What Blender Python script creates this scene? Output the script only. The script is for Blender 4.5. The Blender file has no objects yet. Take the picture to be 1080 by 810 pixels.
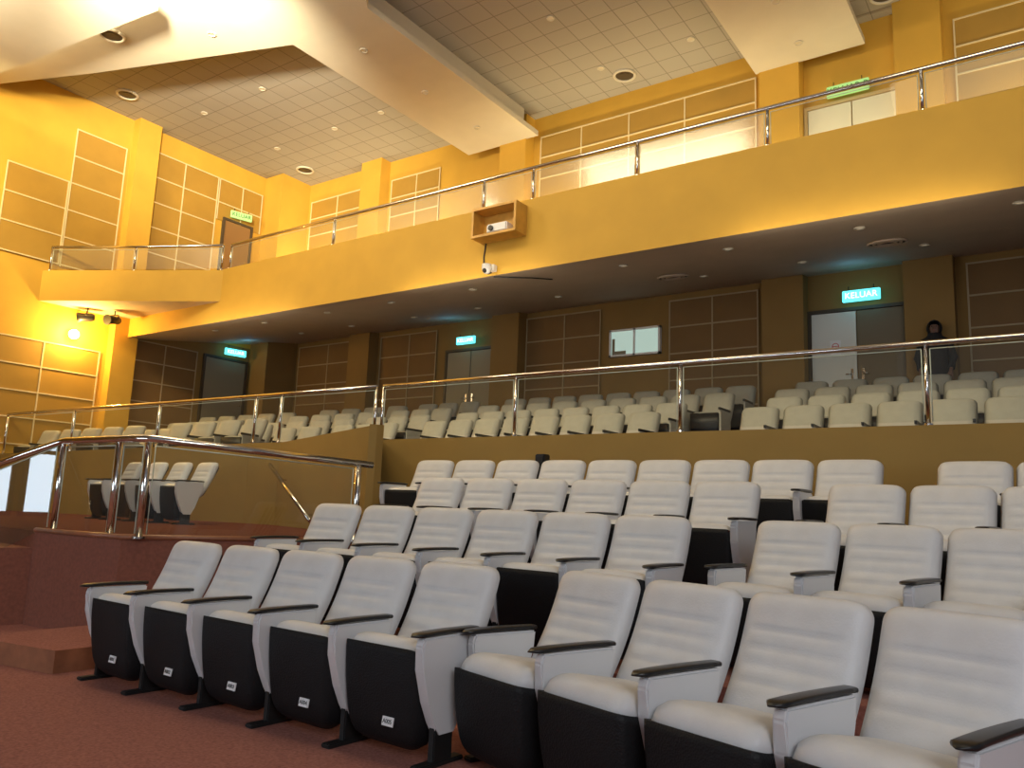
import bpy, bmesh, math, random
from mathutils import Vector, Matrix
random.seed(4)
sc=bpy.context.scene
col=sc.collection
try: sc.view_settings.view_transform='Standard'
except Exception: pass
C=1.35
# ---------------------------------------------------------------- materials
def mat(name,color,rough=.6,metal=0,noise=0,nscale=8,bump=0,bscale=200,emit=None,estr=0,spec=.5,vor=0):
    m=bpy.data.materials.new(name);m.use_nodes=True;nt=m.node_tree;b=nt.nodes['Principled BSDF']
    b.inputs['Base Color'].default_value=(*color,1);b.inputs['Roughness'].default_value=rough;b.inputs['Metallic'].default_value=metal
    b.inputs['Specular IOR Level'].default_value=spec
    tc=nt.nodes.new('ShaderNodeTexCoord')
    if noise:
        n=nt.nodes.new('ShaderNodeTexNoise');n.inputs['Scale'].default_value=nscale;n.inputs['Detail'].default_value=4
        nt.links.new(tc.outputs['Object'],n.inputs['Vector'])
        r=nt.nodes.new('ShaderNodeValToRGB');r.color_ramp.elements[0].position=.3;r.color_ramp.elements[1].position=.7
        r.color_ramp.elements[0].color=(*[c*(1-noise) for c in color],1);r.color_ramp.elements[1].color=(*[min(1,c*(1+noise)) for c in color],1)
        nt.links.new(n.outputs['Fac'],r.inputs['Fac']);nt.links.new(r.outputs['Color'],b.inputs['Base Color'])
    if bump:
        n=nt.nodes.new('ShaderNodeTexVoronoi' if vor else 'ShaderNodeTexNoise');n.inputs['Scale'].default_value=bscale
        nt.links.new(tc.outputs['Object'],n.inputs['Vector'])
        bp=nt.nodes.new('ShaderNodeBump');bp.inputs['Strength'].default_value=bump;bp.inputs['Distance'].default_value=.01
        nt.links.new(n.outputs[0],bp.inputs['Height']);nt.links.new(bp.outputs['Normal'],b.inputs['Normal'])
    if emit:
        b.inputs['Emission Color'].default_value=(*emit,1);b.inputs['Emission Strength'].default_value=estr
    return m
M={}
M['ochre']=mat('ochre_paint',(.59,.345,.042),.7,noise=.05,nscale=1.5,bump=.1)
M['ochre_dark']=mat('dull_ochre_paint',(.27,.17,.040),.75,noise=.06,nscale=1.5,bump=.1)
M['ochre_dim']=mat('ochre_paint_shaded',(.27,.16,.045),.8,noise=.06,nscale=1.5,bump=.1)  # wall ochre darkened, shade under the balcony put into the colour
M['panel']=mat('ochre_brown_panel',(.36,.21,.032),.65,noise=.06,nscale=2,bump=.2,bscale=90)
M['panel_dim']=mat('ochre_panel_shaded',(.20,.11,.035),.7,noise=.06,nscale=2,bump=.2,bscale=90)  # same panel, darkened to paint in the balcony shade
M['line']=mat('cream_strip',(.68,.57,.34),.5)
M['line_dim']=mat('cream_strip_shaded',(.40,.31,.18),.6)  # cream strip with the balcony shade painted in
M['soffit']=mat('soffit_paint',(.58,.48,.39),.8,noise=.04,nscale=2)
M['cream']=mat('cream_plaster',(.60,.565,.48),.7,noise=.03,nscale=2)
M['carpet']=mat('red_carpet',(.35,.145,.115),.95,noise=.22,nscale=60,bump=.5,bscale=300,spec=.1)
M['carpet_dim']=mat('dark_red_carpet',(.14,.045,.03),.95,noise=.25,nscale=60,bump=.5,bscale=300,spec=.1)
M['redbrown']=mat('red_brown_fabric_panel',(.24,.078,.046),.7,noise=.15,nscale=30,bump=.2)
M['wood']=mat('yellow_wood',(.60,.33,.06),.4,noise=.15,nscale=6)
M['stepwood']=mat('brown_wood',(.30,.12,.06),.35,noise=.2,nscale=9)
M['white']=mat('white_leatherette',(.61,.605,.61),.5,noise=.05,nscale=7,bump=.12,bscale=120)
M['white2']=mat('white_leatherette_dim',(.46,.44,.37),.6,noise=.05,nscale=7)  # chair white dimmed, weak light of the upper tier put into the colour
M['white3']=mat('white_leatherette_dimmer',(.41,.39,.33),.6,noise=.05,nscale=7)  # darker copy of the dimmed seat white, for rear rows and left wing
M['sidew']=mat('white_plastic',(.64,.64,.65),.35)
M['black']=mat('black_plastic',(.012,.012,.014),.4)
M['perf']=mat('black_perforated_plastic',(.009,.009,.010),.6,bump=.25,bscale=110,vor=1,spec=.25)
M['arm']=mat('black_armrest',(.01,.01,.011),.3,spec=.4)
M['chrome']=mat('polished_steel',(.75,.72,.68),.15,1)
M['iron']=mat('dark_metal',(.03,.03,.03),.5,.6)
M['door']=mat('grey_door',(.27,.23,.16),.5)
M['doorl']=mat('pale_grey_door',(.74,.73,.68),.45)
M['doord']=mat('dark_brown_door',(.16,.12,.07),.5)
M['doorg']=mat('cream_door',(.72,.71,.62),.5)
M['doorb']=mat('brown_door',(.24,.13,.05),.5)
M['doorf']=mat('cream_door_frame',(.5,.38,.2),.5)
M['frame']=mat('dark_door_frame',(.06,.045,.03),.5)
M['paper']=mat('white_label',(.85,.85,.85),.6)
M['ink']=mat('dark_ink',(.03,.03,.03),.6)
M['red']=mat('red_ink',(.6,.03,.03),.6)
M['lip']=mat('lips',(.3,.1,.08),.6)
M['cyan']=mat('lit_cyan_sign',(.2,.9,.9),.4,emit=(.12,.75,.85),estr=1.6)
M['cyan_t']=mat('lit_white_letters',(.9,1,1),.4,emit=(.75,1,1),estr=2.2)
M['green']=mat('lit_green_sign',(.35,.6,.25),.4,emit=(.32,.75,.25),estr=.5)
M['green_t']=mat('dark_green_letters',(.01,.13,.02),.5)
M['lens']=mat('dim_lamp_lens',(.5,.45,.34),.4,emit=(1,.8,.5),estr=.06)
M['lens2']=mat('lit_lamp_lens',(.5,.45,.34),.4,emit=(1,.85,.6),estr=.3)
M['glow']=mat('lit_lamp',(1,.9,.6),.4,emit=(1,.72,.22),estr=40)
M['winglass']=mat('window_pane',(.35,.45,.42),.2,emit=(.6,.8,.7),estr=.55)
M['daylight']=mat('daylit_window_pane',(.8,.9,1),.2,emit=(.7,.86,1),estr=6.5)
M['abaya']=mat('black_cloth',(.012,.012,.014),.8,bump=.2,bscale=60)
M['skin']=mat('skin',(.18,.10,.07),.6)
M['dome']=mat('white_gloss_plastic',(.8,.8,.8),.25)
M['gedge']=mat('pale_glass_edge',(.55,.62,.52),.2)
def glassmat(name,haze,base,gain,rough,tint=(.88,.91,.87)):
    m=bpy.data.materials.new(name);m.use_nodes=True;nt=m.node_tree;nt.nodes.clear()
    o=nt.nodes.new('ShaderNodeOutputMaterial');mx=nt.nodes.new('ShaderNodeMixShader');t=nt.nodes.new('ShaderNodeBsdfTransparent');g=nt.nodes.new('ShaderNodeBsdfGlossy')
    t.inputs[0].default_value=(*tint,1);g.inputs['Roughness'].default_value=rough;g.inputs[0].default_value=(.9,.9,.9,1)
    df=nt.nodes.new('ShaderNodeBsdfDiffuse');df.inputs[0].default_value=(.85,.82,.7,1);m0=nt.nodes.new('ShaderNodeMixShader');m0.inputs[0].default_value=haze
    nt.links.new(t.outputs[0],m0.inputs[1]);nt.links.new(df.outputs[0],m0.inputs[2])
    f=nt.nodes.new('ShaderNodeLayerWeight');f.inputs['Blend'].default_value=.5
    p=nt.nodes.new('ShaderNodeMath');p.operation='POWER';p.inputs[1].default_value=4
    q=nt.nodes.new('ShaderNodeMath');q.operation='MULTIPLY_ADD';q.inputs[1].default_value=gain;q.inputs[2].default_value=base
    nt.links.new(f.outputs['Facing'],p.inputs[0]);nt.links.new(p.outputs[0],q.inputs[0])
    nt.links.new(q.outputs[0],mx.inputs[0]);nt.links.new(m0.outputs[0],mx.inputs[1]);nt.links.new(g.outputs[0],mx.inputs[2]);nt.links.new(mx.outputs[0],o.inputs[0])
    return m
M['glass']=glassmat('clear_glass',.02,.04,.2,.02,(.86,.89,.85))
M['glass_c']=glassmat('plain_glass',.02,.02,.1,.02,(.90,.92,.88))
M['glass_m']=glassmat('soft_glass',.05,.05,.25,.35)
M['glass_r']=glassmat('reflective_glass',.03,.15,.3,.015,(.66,.69,.66))  # grey tint dims the platform chairs behind it, standing in for shade
M['glass_h']=glassmat('glass_milky_glare',.14,.12,.4,.14,(.92,.92,.8))  # cream diffuse share paints milky reflections onto chosen balcony panes
def tilemat():
    m=mat('ceiling_tiles',(.5,.46,.4),.85);nt=m.node_tree;b=nt.nodes['Principled BSDF']
    tc=nt.nodes.new('ShaderNodeTexCoord');br=nt.nodes.new('ShaderNodeTexBrick');br.offset=0;br.squash=1
    for k,v in (('Scale',1),('Mortar Size',.009),('Mortar Smooth',0),('Brick Width',.5),('Row Height',.5)):br.inputs[k].default_value=v
    br.inputs['Color1'].default_value=(.36,.345,.315,1);br.inputs['Color2'].default_value=(.345,.33,.30,1);br.inputs['Mortar'].default_value=(.21,.195,.17,1)
    nt.links.new(tc.outputs['Object'],br.inputs['Vector']);nt.links.new(br.outputs['Color'],b.inputs['Base Color'])
    return m
M['tile']=tilemat()
# ---------------------------------------------------------------- mesh helpers
def finish(bm,name,mats,smooth=False,parent=None,loc=None):
    bmesh.ops.recalc_face_normals(bm,faces=bm.faces)
    me=bpy.data.meshes.new(name);bm.to_mesh(me);bm.free()
    for k in mats: me.materials.append(M[k])
    if smooth:
        for p in me.polygons:p.use_smooth=True
    o=bpy.data.objects.new(name,me);col.objects.link(o)
    if parent:o.parent=parent
    if loc:o.location=loc
    return o
def abox(bm,x0,x1,y0,y1,z0,z1,mi=0,bev=0):
    g=bmesh.ops.create_cube(bm,size=1);vs=g['verts']
    for v in vs:v.co=Vector((x0+(v.co.x+.5)*(x1-x0),y0+(v.co.y+.5)*(y1-y0),z0+(v.co.z+.5)*(z1-z0)))
    fs=set(f for v in vs for f in v.link_faces)
    for f in fs:f.material_index=mi
    if bev:
        es=list(set(e for v in vs for e in v.link_edges));r=bmesh.ops.bevel(bm,geom=es,offset=bev,segments=2,affect='EDGES')
        for f in r['faces']:f.material_index=mi
def prism(bm,pts,z0,z1,mi=0):
    a=[bm.verts.new((p[0],p[1],z0)) for p in pts];b=[bm.verts.new((p[0],p[1],z1)) for p in pts]
    fs=[bm.faces.new(a),bm.faces.new(b)]
    for i in range(len(pts)):
        j=(i+1)%len(pts);fs.append(bm.faces.new((a[i],a[j],b[j],b[i])))
    for f in fs:f.material_index=mi
    return fs
def xprism(bm,yz,x0,x1,mi=0,bev=0):
    a=[bm.verts.new((x0,p[0],p[1])) for p in yz];b=[bm.verts.new((x1,p[0],p[1])) for p in yz]
    fs=[bm.faces.new(a),bm.faces.new(b)]
    for i in range(len(yz)):
        j=(i+1)%len(yz);fs.append(bm.faces.new((a[i],a[j],b[j],b[i])))
    for f in fs:f.material_index=mi
    if bev:
        es=list(set(e for f in fs for e in f.edges));bmesh.ops.bevel(bm,geom=es,offset=bev,segments=2,affect='EDGES')
    return fs
def tube(bm,pts,r,n=10,mi=0,close=True):
    pts=[Vector(p) for p in pts];rings=[]
    for i,p in enumerate(pts):
        d=(pts[min(i+1,len(pts)-1)]-pts[max(i-1,0)]).normalized()
        up=Vector((0,0,1)) if abs(d.z)<.9 else Vector((1,0,0))
        a=d.cross(up).normalized();b=d.cross(a).normalized()
        rr=r[i] if isinstance(r,(list,tuple)) else r
        rings.append([bm.verts.new(p+a*math.cos(t*2*math.pi/n)*rr+b*math.sin(t*2*math.pi/n)*rr) for t in range(n)])
    for i in range(len(rings)-1):
        for t in range(n):
            f=bm.faces.new((rings[i][t],rings[i][(t+1)%n],rings[i+1][(t+1)%n],rings[i+1][t]));f.material_index=mi;f.smooth=True
    for rg in (rings[0],rings[-1]):
        f=bm.faces.new(rg);f.material_index=mi
def disc(bm,c,r,h,n=20,mi=0,axis='z'):
    g=bmesh.ops.create_cone(bm,cap_ends=True,segments=n,radius1=r,radius2=r,depth=h)
    for v in g['verts']:
        if axis=='y':v.co=Vector((v.co.x,v.co.z,v.co.y))
        if axis=='x':v.co=Vector((v.co.z,v.co.y,v.co.x))
        v.co+=Vector(c)
    for f in set(f for v in g['verts'] for f in v.link_faces):f.material_index=mi
def struct(o):o['kind']='structure';return o
def thing(name,label,cat,loc=(0,0,0),rz=0,group=None):
    e=bpy.data.objects.new(name,None);e.location=loc;e.rotation_euler=(0,0,rz);e.empty_display_size=.1;col.objects.link(e)
    e['label']=label;e['category']=cat
    if group:e['group']=group
    return e
def tag(o,label,cat,group=None):
    o['label']=label;o['category']=cat
    if group:o['group']=group
    return o
def text(body,size,m,parent,loc,rot,name='lettering'):
    c=bpy.data.curves.new(name,'FONT');c.body=body;c.size=size;c.align_x='CENTER';c.align_y='CENTER';c.extrude=.001;c.resolution_u=3
    t=bpy.data.objects.new('tmp',c);col.objects.link(t);bpy.context.view_layer.update()
    me=bpy.data.meshes.new_from_object(t.evaluated_get(bpy.context.evaluated_depsgraph_get()))
    bpy.data.objects.remove(t);me.materials.clear();me.materials.append(M[m]);me.name=name
    o=bpy.data.objects.new(name,me);col.objects.link(o);o.parent=parent;o.location=loc;o.rotation_euler=rot;return o
# ---------------------------------------------------------------- camera
yaw,pit,rol=[math.radians(v) for v in (35.11,9.20,2.30)]
F=Vector((-math.sin(yaw)*math.cos(pit),math.cos(yaw)*math.cos(pit),math.sin(pit)))
r0=Vector((math.cos(yaw),math.sin(yaw),0));u0=r0.cross(F)
R_=r0*math.cos(rol)+u0*math.sin(rol);U_=-r0*math.sin(rol)+u0*math.cos(rol)
cam=bpy.data.objects.new('camera',bpy.data.cameras.new('camera'));col.objects.link(cam)
mw=Matrix((R_,U_,-F)).transposed().to_4x4();mw.translation=Vector((0,0,C));cam.matrix_world=mw
cam.data.lens=840.2/1080*36;cam.data.sensor_width=36;cam.data.clip_start=.05;sc.camera=cam
# ---------------------------------------------------------------- shell
XW=-18.7;YB=14.77;ZC=10.68;XR=6;FL=.095
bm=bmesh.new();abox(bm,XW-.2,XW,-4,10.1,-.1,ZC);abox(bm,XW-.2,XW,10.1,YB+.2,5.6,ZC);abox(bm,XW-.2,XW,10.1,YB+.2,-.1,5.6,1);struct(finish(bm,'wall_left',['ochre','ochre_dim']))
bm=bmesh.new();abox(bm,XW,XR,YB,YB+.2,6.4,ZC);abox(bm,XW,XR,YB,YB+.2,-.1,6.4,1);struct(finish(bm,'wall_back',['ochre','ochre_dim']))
bm=bmesh.new();abox(bm,XW-.2,XR,-4,YB+.2,ZC,ZC+.1);struct(finish(bm,'ceiling',['tile']))
# stage-side wall with tall daylit windows (behind the viewer, mirrored in the glass)
bm=bmesh.new();abox(bm,XW,-3.5,-4.2,-4,0,ZC);struct(finish(bm,'wall_front',['ochre_dark']))
for i,x in enumerate((-10.2,-8.6,-7.0,-5.4)):
    e=bpy.data.objects.new('window_%d'%(i+2),None);e.location=(x,-3.97,1.9);e['kind']='structure';col.objects.link(e)
    bm=bmesh.new();abox(bm,-.68,.68,-.02,.0,-.9,.9);finish(bm,'window_pane',['daylight'],parent=e)
    bm=bmesh.new()
    for a in ((-.74,.74,.88,.96),(-.74,.74,-.96,-.88),(-.74,-.66,-.9,.9),(.66,.74,-.9,.9),(-.04,.04,-.9,.9),(-.68,.68,.2,.28)):abox(bm,a[0],a[1],-.02,.05,a[2],a[3])
    finish(bm,'window_frame',['frame'],parent=e)
# dropped ceiling strips running to the back
for i,(a,b,ys) in enumerate(((-11.75,-9.7,7.6),(-4.6,-2.6,6.9),(2.5,4.6,6.9))):
    bm=bmesh.new()
    abox(bm,a,b,ys,14.45,8.702+C,8.82+C);abox(bm,a+.25,b-.25,ys,14.2,8.82+C,ZC)
    struct(finish(bm,'ceiling_strip',['cream']))
bm=bmesh.new()
prism(bm,[(XW,6.5),(-16.2,7.45),(-11.75,8.95),(-9.7,8.9),(-8.5,7.4),(-5,6.5),(-5,2),(XW,2)],8.7+C,8.85+C)
prism(bm,[(XW,6.3),(-16.2,7.25),(-11.75,8.75),(-9.7,8.7),(-8.7,7.2),(-5,6.3),(-5,2),(XW,2)],8.85+C,ZC)
struct(finish(bm,'ceiling_soffit',['cream']))
bm=bmesh.new()
prism(bm,[(XW,5.4),(-17.2,5.95),(-12.2,6.5),(-10.5,2),(XW,2)],8.15+C,8.3+C)
struct(finish(bm,'ceiling_cloud',['cream']))
# balcony slab
bm=bmesh.new()
fs=xprism(bm,[(10.05,5.16),(10.05,6.34),(10.2,6.34),(10.2,6.0),(YB,7.05),(YB,5.90)],XW,XR)
bm.normal_update();fs[-1].material_index=1
prism(bm,[(XW,8.07),(-14.85,10.06),(XW,10.06)],5.62,6.32)[0].material_index=1
struct(finish(bm,'wall_balcony',['ochre','soffit']))
# columns
tn=[0]
def trim(bm,mats):
    tn[0]+=1;return struct(finish(bm,'trim_%d'%tn[0],mats))
for x in (-15.1,-10.4,-4.15,-1.75):
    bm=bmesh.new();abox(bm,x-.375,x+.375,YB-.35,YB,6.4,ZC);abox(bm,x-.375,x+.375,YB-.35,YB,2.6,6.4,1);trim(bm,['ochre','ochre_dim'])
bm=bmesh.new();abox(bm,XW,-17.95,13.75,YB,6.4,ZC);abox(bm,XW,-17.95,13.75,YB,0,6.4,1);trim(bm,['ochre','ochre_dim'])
bm=bmesh.new();abox(bm,XW,XW+.28,9.72,10.3,0,ZC);trim(bm,['ochre'])
def panel_back(x0,x1,z0,z1,vs,dz,ms=('panel','line')):
    bm=bmesh.new();y=YB-.03;abox(bm,x0,x1,y,YB,z0,z1)
    w=.014
    for x in [x0,x1]+list(vs):abox(bm,x-w,x+w,y-.015,y,z0,z1,1)
    z=z1
    while z>z0-.01:
        abox(bm,x0-w,x1+w,y-.018,y,z-w,z+w,1);z-=dz
    trim(bm,ms)
def panel_left(y0,y1,z0,z1,vs,dz,ms=('panel','line')):
    bm=bmesh.new();x=XW+.03;abox(bm,XW,x,y0,y1,z0,z1)
    w=.014
    for y in [y0,y1]+list(vs):abox(bm,x,x+.015,y-w,y+w,z0,z1,1)
    z=z1
    while z>z0-.01:
        abox(bm,x,x+.018,y0-w,y1+w,z-w,z+w,1);z-=dz
    trim(bm,ms)
D=('panel_dim','line_dim')  # shaded colours for panels below the balcony
panel_back(-17.8,-15.7,7.1,10.1,(-16.7,),.52)
panel_back(-14.6,-12.9,7.1,10.1,(-13.7,),.52)
panel_back(-9.8,-4.7,7.1,10.15,(-8.7,-7.5,-6.2),.52)
panel_back(-1.2,1.8,7.1,10.2,(-.1,),.52)
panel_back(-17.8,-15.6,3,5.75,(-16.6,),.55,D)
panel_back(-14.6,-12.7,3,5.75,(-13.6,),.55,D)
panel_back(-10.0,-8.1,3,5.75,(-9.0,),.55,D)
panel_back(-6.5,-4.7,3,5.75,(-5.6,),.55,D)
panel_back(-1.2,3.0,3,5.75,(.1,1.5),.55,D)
panel_left(10.4,12.2,6.4,10.1,(11.2,),.66)
panel_left(12.25,13.65,8.95,10.1,(13.0,),.66)
panel_left(8.4,9.6,6.5,9.85,(),.66)
panel_left(7.05,8.36,6.55,8.53,(),.66)
panel_left(4.5,7.0,6.55,7.21,(5.8,),.66)
panel_left(5.5,9.55,2.4,4.72,(7.0,8.3),.58)
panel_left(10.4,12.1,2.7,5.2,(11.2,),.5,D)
# ---------------------------------------------------------------- floors
rowH=[FL,.42,.734,1.009]
bm=bmesh.new()
prism(bm,[(XW,-4),(XR,-4),(XR,YB),(XW,YB)],-.1,FL)
edge=[[(-5.72,4.33),(-2.2,4.52),(-1.2,4.72),(1.0,4.62),(6,4.6)],
      [(-5.72,5.73),(-2.0,5.90),(-.9,6.08),(6,6.1)],
      [(-6.75,6.86),(-1.5,7.13),(-.6,7.32),(6,7.32)]]
for k in (1,2,3):
    e_=edge[k-1]
    prism(bm,e_+[(6,9.0),(e_[0][0],9.0)],rowH[k-1],rowH[k])
struct(finish(bm,'floor',['carpet']))
# tier two floor strips
TZ=[2.0,2.0,2.25,2.5,2.74]
def bend(x):return max(0,-12-x)
bm=bmesh.new()
xs=[XW,-16.5,-14,-12,XR]
rowsY=[9.1,10.5,11.3,12.1,12.9,13.72]
for i in range(5):
    z=TZ[i]
    for a,b in zip(xs[:-1],xs[1:]):
        pts=[]
        for (x,yy) in ((a,rowsY[i]),(b,rowsY[i]),(b,rowsY[i+1]),(a,rowsY[i+1])):pts.append((x,yy-.2*bend(x),x))
        lo=[bm.verts.new((p[0],p[1],.2)) for p in pts];hi=[bm.verts.new((p[0],p[1],z-.036*bend(p[2]))) for p in pts]
        bm.faces.new(lo);bm.faces.new(hi)
        for s in range(4):bm.faces.new((lo[s],lo[(s+1)%4],hi[(s+1)%4],hi[s]))
for a,b in zip(xs[:-1],xs[1:]):
    prism(bm,[(a,13.72-.2*bend(a)),(b,13.72-.2*bend(b)),(b,YB),(a,YB)],.2,2.93)
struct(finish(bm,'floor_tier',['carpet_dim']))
# parapet wall of tier two
def ploft(bm,pts,th,mi=0):
    A=[]
    for i,p in enumerate(pts):
        d=Vector((pts[min(i+1,len(pts)-1)][0]-pts[max(i-1,0)][0],pts[min(i+1,len(pts)-1)][1]-pts[max(i-1,0)][1],0)).normalized()
        n=Vector((-d.y,d.x,0))*th
        A.append([bm.verts.new(v) for v in ((p[0],p[1],p[2]),(p[0],p[1],p[3]),(p[0]+n.x,p[1]+n.y,p[3]),(p[0]+n.x,p[1]+n.y,p[2]))])
    for a,b in zip(A[:-1],A[1:]):
        for s in range(4):bm.faces.new((a[s],a[(s+1)%4],b[(s+1)%4],b[s])).material_index=mi
    bm.faces.new(A[0]);bm.faces.new(A[-1])
bm=bmesh.new();ploft(bm,[(XW,7.66,.2,2.16),(-15,8.4,.2,2.29),(-12,9.0,.2,2.4),(XR,9.0,.2,2.4)],.12)
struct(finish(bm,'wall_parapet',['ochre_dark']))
bm=bmesh.new();ploft(bm,[(-11.1,8.95,.9,2.39),(-7.5,7.6,.9,2.44)],.1);ploft(bm,[(-7.5,7.6,.9,2.44),(-8.8,9.0,.9,2.42)],.1)
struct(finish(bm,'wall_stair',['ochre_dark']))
# raised platform
bm=bmesh.new()
fs=prism(bm,[(-7.04,4.0),(-6.2,6.1),(-6.3,9.0),(-12,9.0),(XW,7.66),(XW,4.6),(-11,4.2),(-8.4,3.9)],0,.99)
fs[1].material_index=1
struct(finish(bm,'floor_platform',['redbrown','carpet_dim']))
bm=bmesh.new()
tube(bm,[(-8.4,3.89,1.0),(-7.04,3.99,1.0),(-6.2,6.1,1.0)],.025,8)
struct(finish(bm,'trim_50',['stepwood']))
bm=bmesh.new()
d=Vector((-.25,-.97,0));s=Vector((-.97,.25,0))
for k in range(5):
    z=.99-.165*(k+1)
    p0=Vector((-8.45,3.92,0))+d*(.3*k);p1=p0+s*2.6;p2=p1+d*.3;p3=p0+d*.3
    if z>FL+.02:prism(bm,[(p.x,p.y) for p in (p0,p1,p2,p3)],0,z)
struct(finish(bm,'floor_steps',['redbrown']))
bm=bmesh.new()
fs=prism(bm,[(-7.0,2.85),(-6.0,3.02),(-6.0,3.95),(-7.0,3.99)],FL,FL+.16);fs[1].material_index=1
struct(finish(bm,'floor_step',['stepwood','carpet']))
# ---------------------------------------------------------------- railings
def railing(label,path,posts,rr=.03,pr=.022,gap=.04,glass_top=.06,gm=('glass',)):
    e=thing('glass_railing',label,'railing',(posts[0][0],posts[0][1],posts[0][2]))
    o0=Vector(e.location)
    bm=bmesh.new();tube(bm,[Vector((p[0],p[1],p[3]))-o0 for p in path],rr,12);finish(bm,'handrail',['chrome'],parent=e)
    for p in posts:
        bm=bmesh.new();tube(bm,[Vector((p[0],p[1],p[2]))-o0,Vector((p[0],p[1],p[3]))-o0],pr,10)
        disc(bm,Vector((p[0],p[1],p[2]+.01))-o0,pr*2,.02);finish(bm,'post',['chrome'],parent=e)
    for i,(a,b) in enumerate(zip(posts[:-1],posts[1:])):
        A=Vector(a[:2]);B=Vector(b[:2]);d=(B-A).normalized()
        A2=A+d*gap;B2=B-d*gap
        bm=bmesh.new()
        P=[Vector((A2.x,A2.y,a[2]+.04))-o0,Vector((B2.x,B2.y,b[2]+.04))-o0,Vector((B2.x,B2.y,b[3]-glass_top))-o0,Vector((A2.x,A2.y,a[3]-glass_top))-o0]
        bm.faces.new([bm.verts.new(p) for p in P])
        for u,v in ((0,3),(3,2),(1,2)):tube(bm,[P[u],P[v]],.006,4,1)
        finish(bm,'glass_panel',[gm[i%len(gm)],'gedge'],parent=e)
    return e
def pp(xs,y,zb,zr):return [(x,y,zb,zr) for x in xs]
Y2=9.06
p=pp([-8.85,-6.3,-3.85,-1.15,1.5,4.0],Y2,2.4,3.26)
railing('long glass railing with polished steel handrail on ochre parapet',p,p)
p=[(XW+.1,7.74,2.16,3.01),(-16.6,8.14,2.23,3.09),(-14.3,8.6,2.31,3.17),(-12,9.06,2.4,3.26),(-11.3,9.06,2.4,3.26),(-9.0,9.06,2.4,3.26)]
railing('glass railing with steel posts above side seating parapet',p,p)
p=[(XW+.1,8.17,6.32,6.88),(-16.8,9.12,6.32,6.88),(-14.95,10.06,6.33,6.9)]
railing('glass railing around angled end of upper balcony',p,p,gm=('glass_m',))
p=pp([-14.75,-11.5,-7.85,-6.85,-5.0,-3.07,-1.2,1.2,4],10.12,6.34,6.9)
railing('glass and steel railing along upper ochre balcony',p,p,gm=('glass_m','glass_m','glass_h','glass_h','glass_h','glass_c','glass_m','glass_m'))
railing('thick chrome handrail with glass around raised dark red platform',
  [(-9.6,3.0,0,1.2),(-8.4,3.97,.99,1.86),(-8.3,4.02,.99,1.89),(-7.0,4.02,.99,1.89),(-6.85,4.08,.99,1.89),(-6.15,6.2,.99,1.80)],
  [(-9.3,3.15,.3,1.3),(-8.33,4.02,.99,1.89),(-7.3,4.03,.99,1.89),(-6.93,4.1,.99,1.89),(-6.2,6.05,.99,1.81)],rr=.035,pr=.032,gap=.06,gm=('glass_r','glass','glass_r','glass'))
# wall handrail beside stair
e=thing('wall_handrail','steel handrail sloping down on ochre stair wall','handrail',(-11.1,8.76,2.0))
bm=bmesh.new();tube(bm,[(0,0,0),(1.95,-.73,-.88)],.032,8);finish(bm,'rail',['chrome'],parent=e)
for q in (.4,1.6):
    bm=bmesh.new();tube(bm,[(q,-.375*q,-.45*q),(q,-.375*q+.02,-.45*q-.06),(q+.05,-.375*q+.16,-.45*q-.08)],.012,6);finish(bm,'bracket',['chrome'],parent=e)
# ---------------------------------------------------------------- chairs
SZ=.938
def pillow(bm,w,h,T,Tb,nu,nv,rc,pleats,mi=0,taper=0,exp=5,rcb=None):
    rcb=rcb or rc
    def P(i,j,side):
        u=-1+2*i/nu;v=j/nv
        u=math.sin(u*math.pi/2)*.5+u*.5;v2=(1-math.cos(v*math.pi))/2*.6+v*.4;z=v2*h
        hw=w/2*(1-taper*v2)
        dt=h-z
        if dt<rc:hw=hw-rc+math.sqrt(max(0,rc*rc-(rc-dt)**2))
        if z<rcb:hw=hw-rcb+math.sqrt(max(0,rcb*rcb-(rcb-z)**2))
        x=u*hw
        e=max(0,(1-abs(u)**exp))**.5*max(0,(1-abs(2*v2-1)**(exp+3)))**.5
        t=(T if side else Tb)*e
        if side:
            for pv in pleats:
                t-=.012*math.exp(-((v2-pv)/.018)**2)*max(0,1-(abs(u)/.78)**8)
        return Vector((x,-t if side else t,z))
    front=[[None]*(nv+1) for _ in range(nu+1)];back=[[None]*(nv+1) for _ in range(nu+1)]
    for i in range(nu+1):
        for j in range(nv+1):
            b=i in(0,nu) or j in(0,nv)
            front[i][j]=bm.verts.new(P(i,j,1));back[i][j]=front[i][j] if b else bm.verts.new(P(i,j,0))
    for i in range(nu):
        for j in range(nv):
            for g,sd in ((front,1),(back,0)):
                q=[g[i][j],g[i+1][j],g[i+1][j+1],g[i][j+1]]
                try:
                    f=bm.faces.new(q);f.material_index=mi;f.smooth=True
                except ValueError:pass
REC=25
def add_backrest(bm,nu=16,nv=48,pl=(.30,.43,.56,.69)):
    s=len(bm.verts);pillow(bm,.585,.64,.09,.035,nu,nv,.08,pl,taper=.0,rcb=.06,exp=5)
    bm.verts.ensure_lookup_table()
    R=Matrix.Rotation(-math.radians(REC),4,'X')
    for v in bm.verts[s:]:
        c=v.co.copy();c.y+=.025*math.sin(c.z/.6*math.pi)
        v.co=R@c+Vector((0,0,.425))
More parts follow.
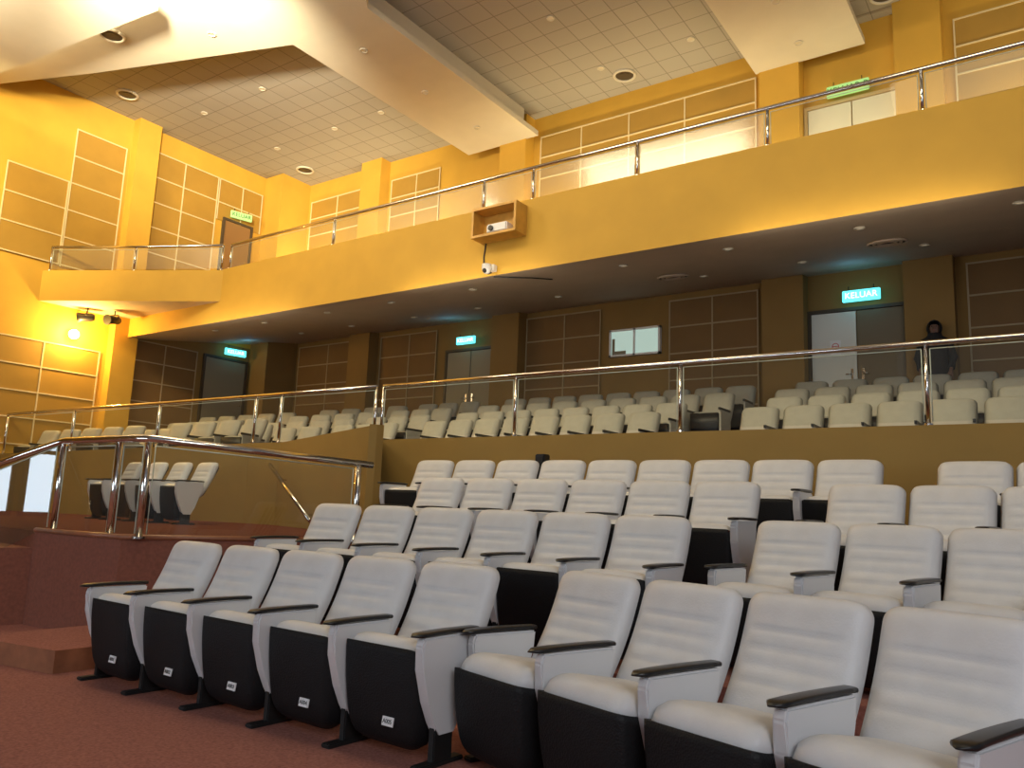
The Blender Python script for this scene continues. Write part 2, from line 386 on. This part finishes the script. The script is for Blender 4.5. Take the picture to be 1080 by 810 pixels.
def add_cushion(bm,L,tilt,T=.075,nu=14,nv=14):
    s=len(bm.verts);pillow(bm,.525,L,T,.03,nu,nv,.07,(),rcb=.05,exp=6)
    bm.verts.ensure_lookup_table()
    for v in bm.verts[s:]:
        c=v.co;y=-c.z;z=-c.y
        t=-y/L
        z-=.05*max(0,t-.75)**2*8
        v.co=Vector((c.x,y,z))
    R=Matrix.Rotation(-math.radians(tilt),4,'X')
    for v in bm.verts[s:]:v.co=R@v.co+Vector((0,-.02,.43))
def add_shell(bm,L,tilt,ns=14,mi=0):
    yt=-.02-L*math.cos(math.radians(tilt));zt=.43+L*math.sin(math.radians(tilt))-.004
    rings=[]
    for k in range(ns+1):
        s=k/ns;z=zt-(zt-.055)*s
        yf=yt-.010+.06*s*s;yb=-.12-.08*s
        hw=.268-.03*s*s
        if s>.75:
            q=(s-.75)/.25;hw-=.06*(1-math.sqrt(max(0,1-q*q)));yf+=.05*(1-math.sqrt(max(0,1-q*q)));
        ztop_b=z-(zt-.43)*(1-s)
        r=.035;ring=[]
        for (cx,cy,a0) in ((hw-r,yf+r,-90),(hw-r,yb-r,0),(-hw+r,yb-r,90),(-hw+r,yf+r,180)):
            for a in (0,30,60,90):
                an=math.radians(a0+a);x=cx+r*math.cos(an);y=cy+r*math.sin(an)
                if y<(yf+yb)/2:y-=.012*(1-(x/hw)**2)
                tt=(y-yf)/(yb-yf);ring.append(bm.verts.new((x,y,z*(1-tt)+ztop_b*tt)))
        rings.append(ring)
    n=len(rings[0])
    for a,b in zip(rings[:-1],rings[1:]):
        for i in range(n):
            f=bm.faces.new((a[i],a[(i+1)%n],b[(i+1)%n],b[i]));f.smooth=True;f.material_index=mi
    for rg in (rings[0],rings[-1]):bm.faces.new(rg).material_index=mi
def side_parts(f):
    bm=bmesh.new();xprism(bm,[(-f+.07,.668),(-f+.055,.62),(-f+.07,.50),(-f+.12,.33),(-f+.17,.22),(-.25,.15),(-.13,.15),(-.08,.26),(-.03,.42),(.02,.56),(.03,.668)],-.03,.03,bev=.01)
    a=finish(bm,'side_panel',['sidew'])
    bm=bmesh.new()
    n=12;rings=[]
    for k in range(n+1):
        s=k/n;y=-f+(f+.03)*s;z=.688-.003*(2*s-1)**2-.006*(1-s)**5;w=.041*(1-.15*s)*(math.sqrt(max(.02,1-(1-min(1,s/.09))**2)));h=.012*(math.sqrt(max(.05,1-(1-min(1,s/.08))**2)))
        ring=[]
        for t in range(12):
            an=t*math.pi/6;cx,sx=math.cos(an),math.sin(an)
            ring.append(bm.verts.new((w*math.copysign(abs(cx)**.5,cx),y,z+h*math.copysign(abs(sx)**.6,sx))))
        rings.append(ring)
    for p,q in zip(rings[:-1],rings[1:]):
        for i in range(12):
            fc=bm.faces.new((p[i],p[(i+1)%12],q[(i+1)%12],q[i]));fc.smooth=True
    bm.faces.new(rings[0]);bm.faces.new(rings[-1])
    b=finish(bm,'armrest',['arm'])
    bm=bmesh.new();abox(bm,-.022,.022,-.27,-.13,.0,.20,0,.006);abox(bm,-.033,.033,-.38,-.05,0,.025,0,.006)
    c=finish(bm,'leg',['iron'])
    return [a,b,c]
bm=bmesh.new();add_backrest(bm);P_back=finish(bm,'backrest',['white'])
bm=bmesh.new()
pillow(bm,.53,.585,.02,.03,8,8,.07,());R=Matrix.Rotation(-math.radians(REC),4,'X')
for v in bm.verts:v.co=R@v.co+Vector((0,.05,.43))
P_bshell=finish(bm,'backrest_shell',['black'])
kit={}
for key,(L,tl,f,T) in {'up':(.385,26,.45,.075),'down':(.50,10,.50,.10)}.items():
    bm=bmesh.new();add_cushion(bm,L,tl,T);a=finish(bm,'seat_cushion',['white'])
    bm=bmesh.new();add_shell(bm,L,tl);b=finish(bm,'seat_shell',['perf'])
    kit[key]=(a,b,side_parts(f))
protos=[P_back,P_bshell]+[o for k in kit.values() for o in (k[0],k[1],*k[2])]
for o in protos:
    for v in o.data.vertices:v.co.z*=SZ
bm=bmesh.new();abox(bm,-.038,.038,-.004,.004,-.022,.022);P_tag=finish(bm,'number_tag',['paper']);protos.append(P_tag)
def put(o,parent,loc=(0,0,0),rot=(0,0,0)):
    c=o.copy();c.parent=parent;c.location=loc;c.rotation_euler=rot;col.objects.link(c);return c
def chair(pos,rz,left_arm,kind,number=None,label='white padded auditorium chair with black seat shell and armrests',group='white chairs of lower seating'):
    e=thing('auditorium_chair',label,'chair',pos,rz,group)
    sc_,sh,side=kit[kind]
    for o in (P_back,P_bshell,sc_,sh):put(o,e)
    if number:
        t=put(P_tag,e,(.08,-.358,.19),(math.radians(-9),0,0))
        text(number,.03,'ink',t,(0,-.0055,0),(math.radians(90),0,0),'seat_number')
    for o in side:put(o,e,(.3,0,0))
    if left_arm:
        for o in kit[left_arm][2]:put(o,e,(-.3,0,0))
    return e
# row sections: terrace, first backrest-top position, row angle, chair turn, count
secs=[(0,-5.36,3.66,2.66,-2,5,'up'),(1,-5.41,5.08,2.66,-2,6,'up'),(2,-5.38,6.48,2.66,-2,6,'up'),(3,-6.46,7.63,2.66,-1,9,'up'),
      (0,-2.13,3.95,-13,-17,4,'down'),(1,-1.54,5.66,-4,-9,3,'down'),(2,-1.33,6.85,0,-5,3,'down'),(3,-.68,8.10,0,-4,2,'up')]
num=1
for (k,x0,y0,a,ca,n,kind) in secs:
    a=math.radians(a);ca=math.radians(ca)
    for i in range(n):
        off=.25
        pos=Vector((x0+.6*i*math.cos(a)+off*math.sin(ca),y0+.6*i*math.sin(a)-off*math.cos(ca),rowH[k]))
        nb=None
        if k==0 and x0<-3:nb='A%03d'%num;num+=1
        rz=ca+random.uniform(-.008,.008)
        lab='white padded auditorium chair with black seat shell and armrests'
        if nb:lab='white front-row auditorium chair with white number tag on black shell'
        chair(pos,rz,'up' if i==0 else None,kind,nb,lab,'white front row chairs with number tags' if nb else 'white chairs of lower seating')
# chairs on the platform
for i in range(4):
    a=math.radians(3);pos=Vector((-12.9+.62*i*math.cos(a),7.2+.62*i*math.sin(a),.99))
    chair(pos,math.radians(-8),'up' if i==0 else None,'up',None,'white padded chair on raised platform behind glass railing','white chairs on the platform')
for o in protos:bpy.data.objects.remove(o)
# tier two seats (small): one mesh each
bm=bmesh.new();add_backrest(bm,8,14,());add_cushion(bm,.43,20,.06,6,6);add_shell(bm,.43,20,3,1)
abox(bm,.27,.30,-.42,0,.17,.62,0);abox(bm,.268,.302,-.46,.0,.62,.66,1);abox(bm,.275,.3,-.33,-.17,0,.17,1)
for v in bm.verts:
    v.co.x*=.93;v.co.z*=.96
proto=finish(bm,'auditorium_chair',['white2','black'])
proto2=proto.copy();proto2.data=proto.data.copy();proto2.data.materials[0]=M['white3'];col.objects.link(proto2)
for k in range(-2,4):
    x=-18.3+.1*(k%2);crossed=False
    while x<1.3:
        if x>-12.3 and not crossed:x+=.16;crossed=True
        if k<0 and x>-12.7:break
        if not (-10.4<x<-9.6 or -4.75+.1*k<x<-4.0+.1*k or (-15.3<x<-14.7)):
            b=bend(x);y={-2:9.6,-1:10.25}.get(k,10.95+.80*k)-.2*b;z=TZ[max(0,k)+1]-.036*b
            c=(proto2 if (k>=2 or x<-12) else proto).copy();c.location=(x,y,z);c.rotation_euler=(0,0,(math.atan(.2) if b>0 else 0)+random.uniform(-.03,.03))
            tag(c,'white padded seat in upper tier under the balcony','chair','white seats behind the parapet');col.objects.link(c)
        x+=.62 if x<-12 else .60
bpy.data.objects.remove(proto);bpy.data.objects.remove(proto2)
# slim black loudspeaker standing behind the last lower row
e=thing('loudspeaker','slim black column loudspeaker standing behind white chairs','speaker',(-5.46,8.5,rowH[3]))
bm=bmesh.new();abox(bm,-.07,.07,-.07,.07,.03,1.09,0,.012);finish(bm,'speaker_cabinet',['black'],parent=e)
bm=bmesh.new();abox(bm,-.055,.055,-.078,-.07,.3,1.05);finish(bm,'speaker_grille',['iron'],parent=e)
bm=bmesh.new();abox(bm,-.12,.12,-.12,.12,0,.03,0,.008);finish(bm,'speaker_base',['iron'],parent=e)
# ---------------------------------------------------------------- doors, window, signs
dc=[0]
def door_back(x0,x1,z0,z1,leaves,mats=('door','door'),fm='frame'):
    dc[0]+=1;e=bpy.data.objects.new('door_%d'%dc[0],None);e.location=((x0+x1)/2,YB-.04,z0);e['kind']='structure';col.objects.link(e)
    w=(x1-x0)/2;h=z1-z0
    bm=bmesh.new();abox(bm,-w-.06,-w,-.04,.03,0,h+.06);abox(bm,w,w+.06,-.04,.03,0,h+.06);abox(bm,-w,w,-.04,.03,h,h+.06);finish(bm,'door_frame',[fm],parent=e)
    lw=2*w/leaves
    for i in range(leaves):
        a=-w+lw*i
        bm=bmesh.new();abox(bm,a+.01,a+lw-.01,-.02,.02,.01,h-.01,0,.004);lf=finish(bm,'door_leaf',[mats[i%2]],parent=e)
        hx=a+lw-.09 if i==0 else a+.09
        bm=bmesh.new();abox(bm,hx-.02,hx+.02,-.03,-.02,.95,1.15);tube(bm,[(hx,-.03,1.05),(hx,-.07,1.05),(hx-(.1 if i==0 else -.1),-.07,1.05)],.01,8);finish(bm,'door_handle',['chrome'],parent=lf)
    return e
def door_left(y0,y1,z0,z1,dm='door'):
    dc[0]+=1;e=bpy.data.objects.new('door_%d'%dc[0],None);e.location=(XW+.04,(y0+y1)/2,z0);e['kind']='structure';col.objects.link(e)
    w=(y1-y0)/2;h=z1-z0
    bm=bmesh.new();abox(bm,-.03,.04,-w-.06,-w,0,h+.06);abox(bm,-.03,.04,w,w+.06,0,h+.06);abox(bm,-.03,.04,-w,w,h,h+.06);finish(bm,'door_frame',['frame'],parent=e)
    bm=bmesh.new();abox(bm,-.02,.02,-w+.01,w-.01,.01,h-.01,0,.004);lf=finish(bm,'door_leaf',[dm],parent=e)
    bm=bmesh.new();tube(bm,[(.02,w-.1,1.05),(.07,w-.1,1.05),(.07,w-.2,1.05)],.01,8);finish(bm,'door_handle',['chrome'],parent=lf)
door_back(-3.72,-2.16,2.95,5.15,2,('doorl','doord'))
door_back(-12.3,-10.85,2.95,5.15,2)
door_back(-3.7,-2.12,7.05,9.15,2,('doorg','doorg'),'doorf')
door_left(12.35,13.6,2.9,5.15)
door_left(12.5,13.35,6.9,9.0,'doorb')
bm=bmesh.new();abox(bm,-.09,.09,-.004,.004,-.13,.13);o=finish(bm,'door_notice',['paper'],loc=(-3.3,YB-.065,4.5));tag(o,'white no-smoking notice sheet stuck on pale door','notice')
bm=bmesh.new()
for i in range(24):
    a=i*math.pi/12;b=a+math.pi/12
    vs=[bm.verts.new((r*math.cos(t),-.006,r*math.sin(t)+.02)) for (r,t) in ((.06,a),(.06,b),(.048,b),(.048,a))];bm.faces.new(vs)
abox(bm,-.052,.052,-.0065,-.0055,.014,.026);finish(bm,'prohibition_symbol',['red'],parent=o)
def sign(body,pos,rz,w,h,mb,mt,label):
    e=thing('exit_sign',label,'exit sign',pos,rz)
    bm=bmesh.new();abox(bm,-w/2,w/2,-.03,.03,-h/2,h/2,0,.01);finish(bm,'sign_plate',[mb],parent=e)
    bm=bmesh.new();tube(bm,[(-w/3,0,h/2),(-w/3,0,h/2+.08)],.008,6);tube(bm,[(w/3,0,h/2),(w/3,0,h/2+.08)],.008,6);finish(bm,'hanger',['iron'],parent=e)
    text(body,h*.74,mt,e,(0,-.033,-.0),(math.radians(90),0,0))
    return e
sign('KELUAR',(-2.81,YB-.25,5.36),0,.62,.2,'cyan','cyan_t','glowing cyan exit sign over pale double doors')
sign('KELUAR',(-11.6,YB-.25,5.36),0,.55,.18,'cyan','cyan_t','glowing cyan exit sign over grey double doors')
sign('KELUAR',(XW+.25,13.1,5.36),math.radians(80),.6,.18,'cyan','cyan_t','glowing cyan exit sign over side wall door')
sign('KELUAR B',(-2.95,YB-.15,9.36),0,.74,.22,'green','green_t','green exit sign above upper balcony door')
sign('KELUAR',(XW+.2,12.9,9.2),math.radians(75),.6,.2,'green','green_t','green exit sign above balcony side door')
e=bpy.data.objects.new('window_1',None);e.location=(-7.27,YB-.05,4.97);e['kind']='structure';col.objects.link(e)
bm=bmesh.new()
for a in ((-.58,.58,.25,.29),(-.58,.58,-.29,-.25),(-.58,-.54,-.29,.29),(.54,.58,-.29,.29),(-.02,.02,-.29,.29)):abox(bm,a[0],a[1],-.04,.05,a[2],a[3])
finish(bm,'window_frame',['paper'],parent=e)
bm=bmesh.new();abox(bm,-.54,.54,.0,.01,-.25,.25);finish(bm,'window_pane',['winglass'],parent=e)
bm=bmesh.new();abox(bm,-.52,-.46,-.012,-.002,-.25,.1);abox(bm,-.46,-.2,-.012,-.002,-.25,-.17);finish(bm,'window_curtain',['door'],parent=e)
# projector box
e=thing('projector_box','yellow wooden box holding projector on balcony front','projector box',(-7.34,10.05,5.98))
bm=bmesh.new();w=.44;h=.25;dp=-.32
abox(bm,-w,w,dp,0,-h,-h+.04);abox(bm,-w,w,dp,0,h-.04,h);abox(bm,-w,-w+.04,dp,0,-h+.04,h-.04);abox(bm,w-.04,w,dp,0,-h+.04,h-.04)
finish(bm,'box_frame',['wood'],parent=e)
bm=bmesh.new();abox(bm,-w+.04,w-.04,-.03,-.006,-h+.04,h-.04);finish(bm,'back_board',['wood'],parent=e)
e=thing('projector','small white projector inside wooden wall box','projector',(-7.28,9.87,5.772))
bm=bmesh.new();abox(bm,-.2,.2,-.13,.13,0,.15,0,.02);finish(bm,'projector_body',['dome'],parent=e)
bm=bmesh.new();disc(bm,(-.1,-.14,.07),.045,.04,16,0,'y');finish(bm,'projector_lens',['black'],parent=e)
e=thing('security_camera','white dome security camera under balcony edge','camera',(-7.5,9.97,5.24))
bm=bmesh.new();abox(bm,-.05,.05,-.02,.081,-.03,.08,0,.01);tube(bm,[(0,0,0),(0,-.12,-.0)],.02,8);finish(bm,'bracket',['dome'],parent=e)
bm=bmesh.new();g=bmesh.ops.create_uvsphere(bm,u_segments=16,v_segments=10,radius=.075)
for v in bm.verts:v.co+=Vector((0,-.14,-.04))
disc(bm,(0,-.14,.0),.08,.08);finish(bm,'camera_housing',['dome'],True,parent=e)
bm=bmesh.new();g=bmesh.ops.create_uvsphere(bm,u_segments=12,v_segments=8,radius=.04)
for v in bm.verts:v.co+=Vector((.0,-.19,-.07))
finish(bm,'camera_lens',['black'],True,parent=e)
bm=bmesh.new();tube(bm,[(-7.7,10.045,5.74),(-7.73,10.042,5.5),(-7.72,10.042,5.3),(-7.62,10.042,5.2),(-7.55,10.042,5.22)],.013,6);o=finish(bm,'cable',['ink']);tag(o,'thin black cable hanging below wooden projector box','cable')
def sofz(y):return 5.16+(y-10.05)*.74/4.72
bm=bmesh.new();tube(bm,[(-7.55,10.1,sofz(10.1)-.012),(-7.2,10.7,sofz(10.7)-.012),(-7.05,11.1,sofz(11.1)-.012)],.011,6);o=finish(bm,'cable',['ink']);tag(o,'short dark cable running along balcony underside','cable')
# stage spotlights under ledge
for i,(x,y) in enumerate(((-18.35,9.0),(-18.0,9.45))):
    e=thing('stage_spotlight','black stage spotlight hanging under balcony end','spotlight',(x,y,5.62),math.radians(-35+50*i),'spotlights under balcony end')
    bm=bmesh.new();tube(bm,[(0,0,0),(0,0,-.1)],.015,8);tube(bm,[(-.12,0,-.2),(-.12,0,-.1),(.12,0,-.1),(.12,0,-.2)],.012,6);finish(bm,'yoke',['iron'],parent=e)
    bm=bmesh.new();tube(bm,[(0,.16,-.2),(0,.12,-.2),(0,-.1,-.23),(0,-.2,-.25)],[.06,.09,.1,.12],14);finish(bm,'lamp_can',['black'],parent=e)
e=thing('wall_lamp','small glowing warm lamp on ochre side wall','lamp',(XW,8.86,5.0))
bm=bmesh.new();disc(bm,(.03,0,0),.07,.06,16,0,'x');finish(bm,'lamp_base',['iron'],parent=e)
bm=bmesh.new();g=bmesh.ops.create_uvsphere(bm,u_segments=16,v_segments=10,radius=.11)
for v in bm.verts:v.co+=Vector((.14,0,0))
finish(bm,'lamp_bulb',['glow'],True,parent=e)
# downlights
def downlight(x,y,z,r=.07,lab='small round recessed downlight in ceiling',grp='recessed ceiling downlights',tilt=0,lm='lens'):
    e=thing('downlight',lab,'ceiling light',(x,y,z),0,grp);e.rotation_euler=(tilt,0,0)
    bm=bmesh.new();tube(bm,[(r*math.cos(a*math.pi/8),r*math.sin(a*math.pi/8),-.005) for a in range(17)],.012,6);finish(bm,'trim_ring',['cream'],parent=e)
    bm=bmesh.new();disc(bm,(0,0,-.002),r*.85,.006,16);finish(bm,'lamp_lens',[lm],parent=e)
ZS=8.7+C
for x,y in ((-10.7,9.8),(-10.7,11.6),(-10.7,13.4),(-3.6,12.4),(-3.6,13.8),(-12.8,7.9)):downlight(x,y,ZS-.004)
for x,y in ((-16.8,10.4),(-14.6,10.4),(-16.8,12.6),(-14.6,12.6),(-7.6,9.6),(-7.6,11.6),(-5.6,11.6),(-7.6,13.6),(-5.6,13.6),(-13,12.6),(-1.3,13.4)):downlight(x,y,ZC-.004)
sl=math.atan2(.74,4.72)
for x in (-16.2,-14.4,-12.4,-10.6,-8.6,-5.6,-3.9,-2.1,-.3):
    for y in (10.9,13.0):
        downlight(x+(.5 if y>12 else 0),y,sofz(y)-.006,.065,'small recessed downlight in dim balcony underside','downlights under the balcony',sl,'lens2')
def speaker(x,y,z,lab,r=.22):
    e=thing('ceiling_speaker',lab,'speaker',(x,y,z))
    bm=bmesh.new();tube(bm,[(r*math.cos(a*math.pi/12),r*math.sin(a*math.pi/12),-.01) for a in range(25)],.03,6);finish(bm,'speaker_rim',['cream'],parent=e)
    bm=bmesh.new();disc(bm,(0,0,-.004),r*.93,.01,24);disc(bm,(0,0,-.012),r*.5,.01,24);finish(bm,'speaker_grille',['frame'],parent=e)
for x,y in ((-7.3,14.1),(-2.2,14.1),(-17.2,13.9),(-17.6,8.9)):speaker(x,y,ZC-.004,'round dark speaker grille in tiled ceiling')
speaker(-14.5,6.9,ZS-.006,'round speaker grille in cream dropped ceiling')
for x,y in ((-2.0,12.3),(-5.5,12.6)):
    e=thing('air_diffuser','round air diffuser in dim balcony underside','air vent',(x,y,sofz(y)-.01));e.rotation_euler=(sl,0,0)
    bm=bmesh.new()
    for r in (.26,.19,.12):tube(bm,[(r*math.cos(a*math.pi/12),r*math.sin(a*math.pi/12),-.01) for a in range(25)],.018,6)
    finish(bm,'vent_ring',['soffit'],parent=e)
    bm=bmesh.new();disc(bm,(0,0,0),.27,.01,24);finish(bm,'vent_back',['ink'],parent=e)
# ---------------------------------------------------------------- person
pe=thing('person','person in long black clothes and headscarf standing beside dark pillar','person',(-1.66,14.2,2.93),math.radians(5))
pe.scale=(1.07,1.07,1.07)
joints={'pelvis':(0,0,.92,.13),'waist':(0,0,1.08,.115),'chest':(0,.0,1.25,.135),'neckb':(0,0,1.38,.07),'neck':(0,0,1.43,.05),'headb':(0,-.01,1.48,.07),'head':(0,-.01,1.55,.085),'crown':(0,0,1.60,.06)}
edges=[('pelvis','waist'),('waist','chest'),('chest','neckb'),('neckb','neck'),('neck','headb'),('headb','head'),('head','crown')]
for s,n in ((-1,'l'),(1,'r')):
    joints.update({n+'sh':(s*.17,0,1.34,.055),n+'el':(s*.23,.02,1.08,.042),n+'wr':(s*.2,-.12,.88,.027),n+'pm':(s*.195,-.15,.82,.032),
      n+'hip':(s*.09,0,.86,.09),n+'kn':(s*.1,-.01,.48,.06),n+'an':(s*.1,.01,.08,.04),n+'toe':(s*.11,-.15,.03,.03)})
    edges+=[('chest',n+'sh'),(n+'sh',n+'el'),(n+'el',n+'wr'),(n+'wr',n+'pm'),('pelvis',n+'hip'),(n+'hip',n+'kn'),(n+'kn',n+'an'),(n+'an',n+'toe')]
    for f,(dx,L) in enumerate(((-.025,.07),(-.009,.08),(.009,.075),(.025,.06))):
        joints[n+'f%da'%f]=(s*.195+dx,-.165,.79,.009);joints[n+'f%db'%f]=(s*.195+dx,-.17,.79-L,.008)
        edges+=[(n+'pm',n+'f%da'%f),(n+'f%da'%f,n+'f%db'%f)]
    joints[n+'tha']=(s*.155,-.16,.81,.01);joints[n+'thb']=(s*.15,-.175,.775,.009);edges+=[(n+'pm',n+'tha'),(n+'tha',n+'thb')]
names=list(joints);me=bpy.data.meshes.new('body');me.from_pydata([joints[k][:3] for k in names],[(names.index(a),names.index(b)) for a,b in edges],[])
body=bpy.data.objects.new('body',me);col.objects.link(body);body.parent=pe;me.materials.append(M['skin'])
md=body.modifiers.new('skin','SKIN')
for i,k in enumerate(names):
    sv=me.skin_vertices[0].data[i];sv.radius=(joints[k][3],joints[k][3]);sv.use_root=(k=='pelvis')
md2=body.modifiers.new('sub','SUBSURF');md2.levels=1;md2.render_levels=1
def loft(bm,secs,n=20,mi=0):
    R=[[bm.verts.new((c[0]+a*math.cos(t*2*math.pi/n),c[1]+b*math.sin(t*2*math.pi/n),z)) for t in range(n)] for (c,z,a,b) in secs]
    for p,q in zip(R[:-1],R[1:]):
        for i in range(n):
            f=bm.faces.new((p[i],p[(i+1)%n],q[(i+1)%n],q[i]));f.smooth=True;f.material_index=mi
    bm.faces.new(R[0]);bm.faces.new(R[-1])
bm=bmesh.new();loft(bm,[((0,0),.05,.26,.2),((0,0),.5,.21,.17),((0,0),.9,.19,.16),((0,0),1.1,.165,.14),((0,0),1.28,.2,.145),((0,0),1.37,.19,.11),((0,0),1.42,.09,.08)])
for s in (-1,1):tube(bm,[(s*.16,0,1.34),(s*.235,.02,1.08),(s*.205,-.11,.9)],[.07,.062,.05],12)
finish(bm,'robe',['abaya'],True,parent=pe)
bm=bmesh.new();g=bmesh.ops.create_uvsphere(bm,u_segments=24,v_segments=16,radius=1)
for v in bm.verts:
    c=v.co;v.co=Vector((c.x*.108,c.y*.118+.025,c.z*.13+1.545))
dl=[v for v in bm.verts if v.co.y<-.055 and 1.47<v.co.z<1.62 and abs(v.co.x)<.07]
bmesh.ops.delete(bm,geom=dl,context='VERTS')
loft(bm,[((0,.01),1.24,.2,.15),((0,.01),1.36,.17,.125),((0,.01),1.43,.1,.1),((0,.015),1.46,.095,.095)])
finish(bm,'headscarf',['abaya'],True,parent=pe)
for s in (-1,1):
    bm=bmesh.new()
    g=bmesh.ops.create_uvsphere(bm,u_segments=8,v_segments=6,radius=.01)
    for v in g['verts']:v.co+=Vector((s*.03,-.088,1.555))
    finish(bm,'eye',['ink'],parent=pe)
bm=bmesh.new();g=bmesh.ops.create_cone(bm,segments=8,radius1=.014,radius2=.005,depth=.045,cap_ends=True)
for v in g['verts']:v.co+=Vector((0,-.098,1.53))
finish(bm,'nose',['skin'],True,parent=pe)
bm=bmesh.new();abox(bm,-.022,.022,-.093,-.083,1.495,1.503);finish(bm,'mouth',['lip'],parent=pe)
# ---------------------------------------------------------------- lights
def aim(o,t):
    d=Vector(t)-o.location;o.rotation_euler=d.to_track_quat('-Z','Y').to_euler()
def area(n,loc,tgt,e,c,sx,sy=None):
    l=bpy.data.lights.new(n,'AREA');l.energy=e;l.color=c;l.shape='RECTANGLE';l.size=sx;l.size_y=sy or sx
    o=bpy.data.objects.new(n,l);o.location=loc;col.objects.link(o);aim(o,tgt);return o
def spot(n,loc,tgt,e,c,ang,bl=1,rad=.2):
    l=bpy.data.lights.new(n,'SPOT');l.energy=e;l.color=c;l.spot_size=math.radians(ang);l.spot_blend=bl;l.shadow_soft_size=rad
    o=bpy.data.objects.new(n,l);o.location=loc;col.objects.link(o);aim(o,tgt);return o
def point(n,loc,e,c,rad=.1):
    l=bpy.data.lights.new(n,'POINT');l.energy=e;l.color=c;l.shadow_soft_size=rad
    o=bpy.data.objects.new(n,l);o.location=loc;col.objects.link(o);return o
W=(1,.83,.54)
area('warm_fill_light',(-14,3.6,9.2),(-16,10.5,6.8),420,W,4,1.6)  # warm fills added out of view to light the balcony front
area('warm_fill_light',(-7.5,3.6,9.5),(-7,10.5,6.3),245,W,4,1.6)
area('warm_fill_light',(-.5,3.6,9.5),(-1,10.5,6.3),180,W,4,1.6)
area('ceiling_uplight',(-8.5,2.5,6.8),(-9.5,11,ZC),85,(1,.88,.68),2.5,1)
area('ceiling_uplight',(-1.5,2.5,6.8),(-4,11,ZC),35,(1,.88,.68),2.5,1)
spot('cove_light',(-9.6,4.4,8.4),(-12.8,7.6,ZS),8500,(1,.84,.55),68)
spot('cove_light',(-15.5,3.0,8.3),(-18.7,7.0,8.2),2000,(1,.75,.3),75)
area('cove_strip',(-14.9,5.45,9.74),(-15.1,8.5,10.3),80,(1,.8,.48),5.0,.08)
for x,en in ((-17,60),(-13.5,60),(-9,65),(-6,65),(-3,22),(0,45)):area('wall_washer',(x,14.0,7.7),(x,14.77,8.9),en,(1,.82,.45),2.2,.2)
for x in (-14,-8,-2):area('under_balcony_fill',(x,9.6,4.95),(x,14,3.6),15,(1,.83,.58),3,.15)  # fill added to brighten the dark space under the balcony
point('wall_lamp_light',(XW+.4,8.86,5.02),200,(1,.6,.15),.08)
area('cool_daylight_fill',(3.5,-2.0,4.5),(-3,5,.8),240,(.94,.96,1),4,3)  # added behind the viewer as cool daylight on the front chairs
for p in ((-2.81,YB-.9,5.45),(-11.6,YB-.9,5.45),(XW+.9,13.0,5.45)):point('exit_sign_light',p,1.4,(.15,.6,1),.05)
w=bpy.data.worlds.new('world');sc.world=w;w.use_nodes=True;bg=w.node_tree.nodes['Background'];bg.inputs[0].default_value=(.84,.88,1,1);bg.inputs[1].default_value=.15
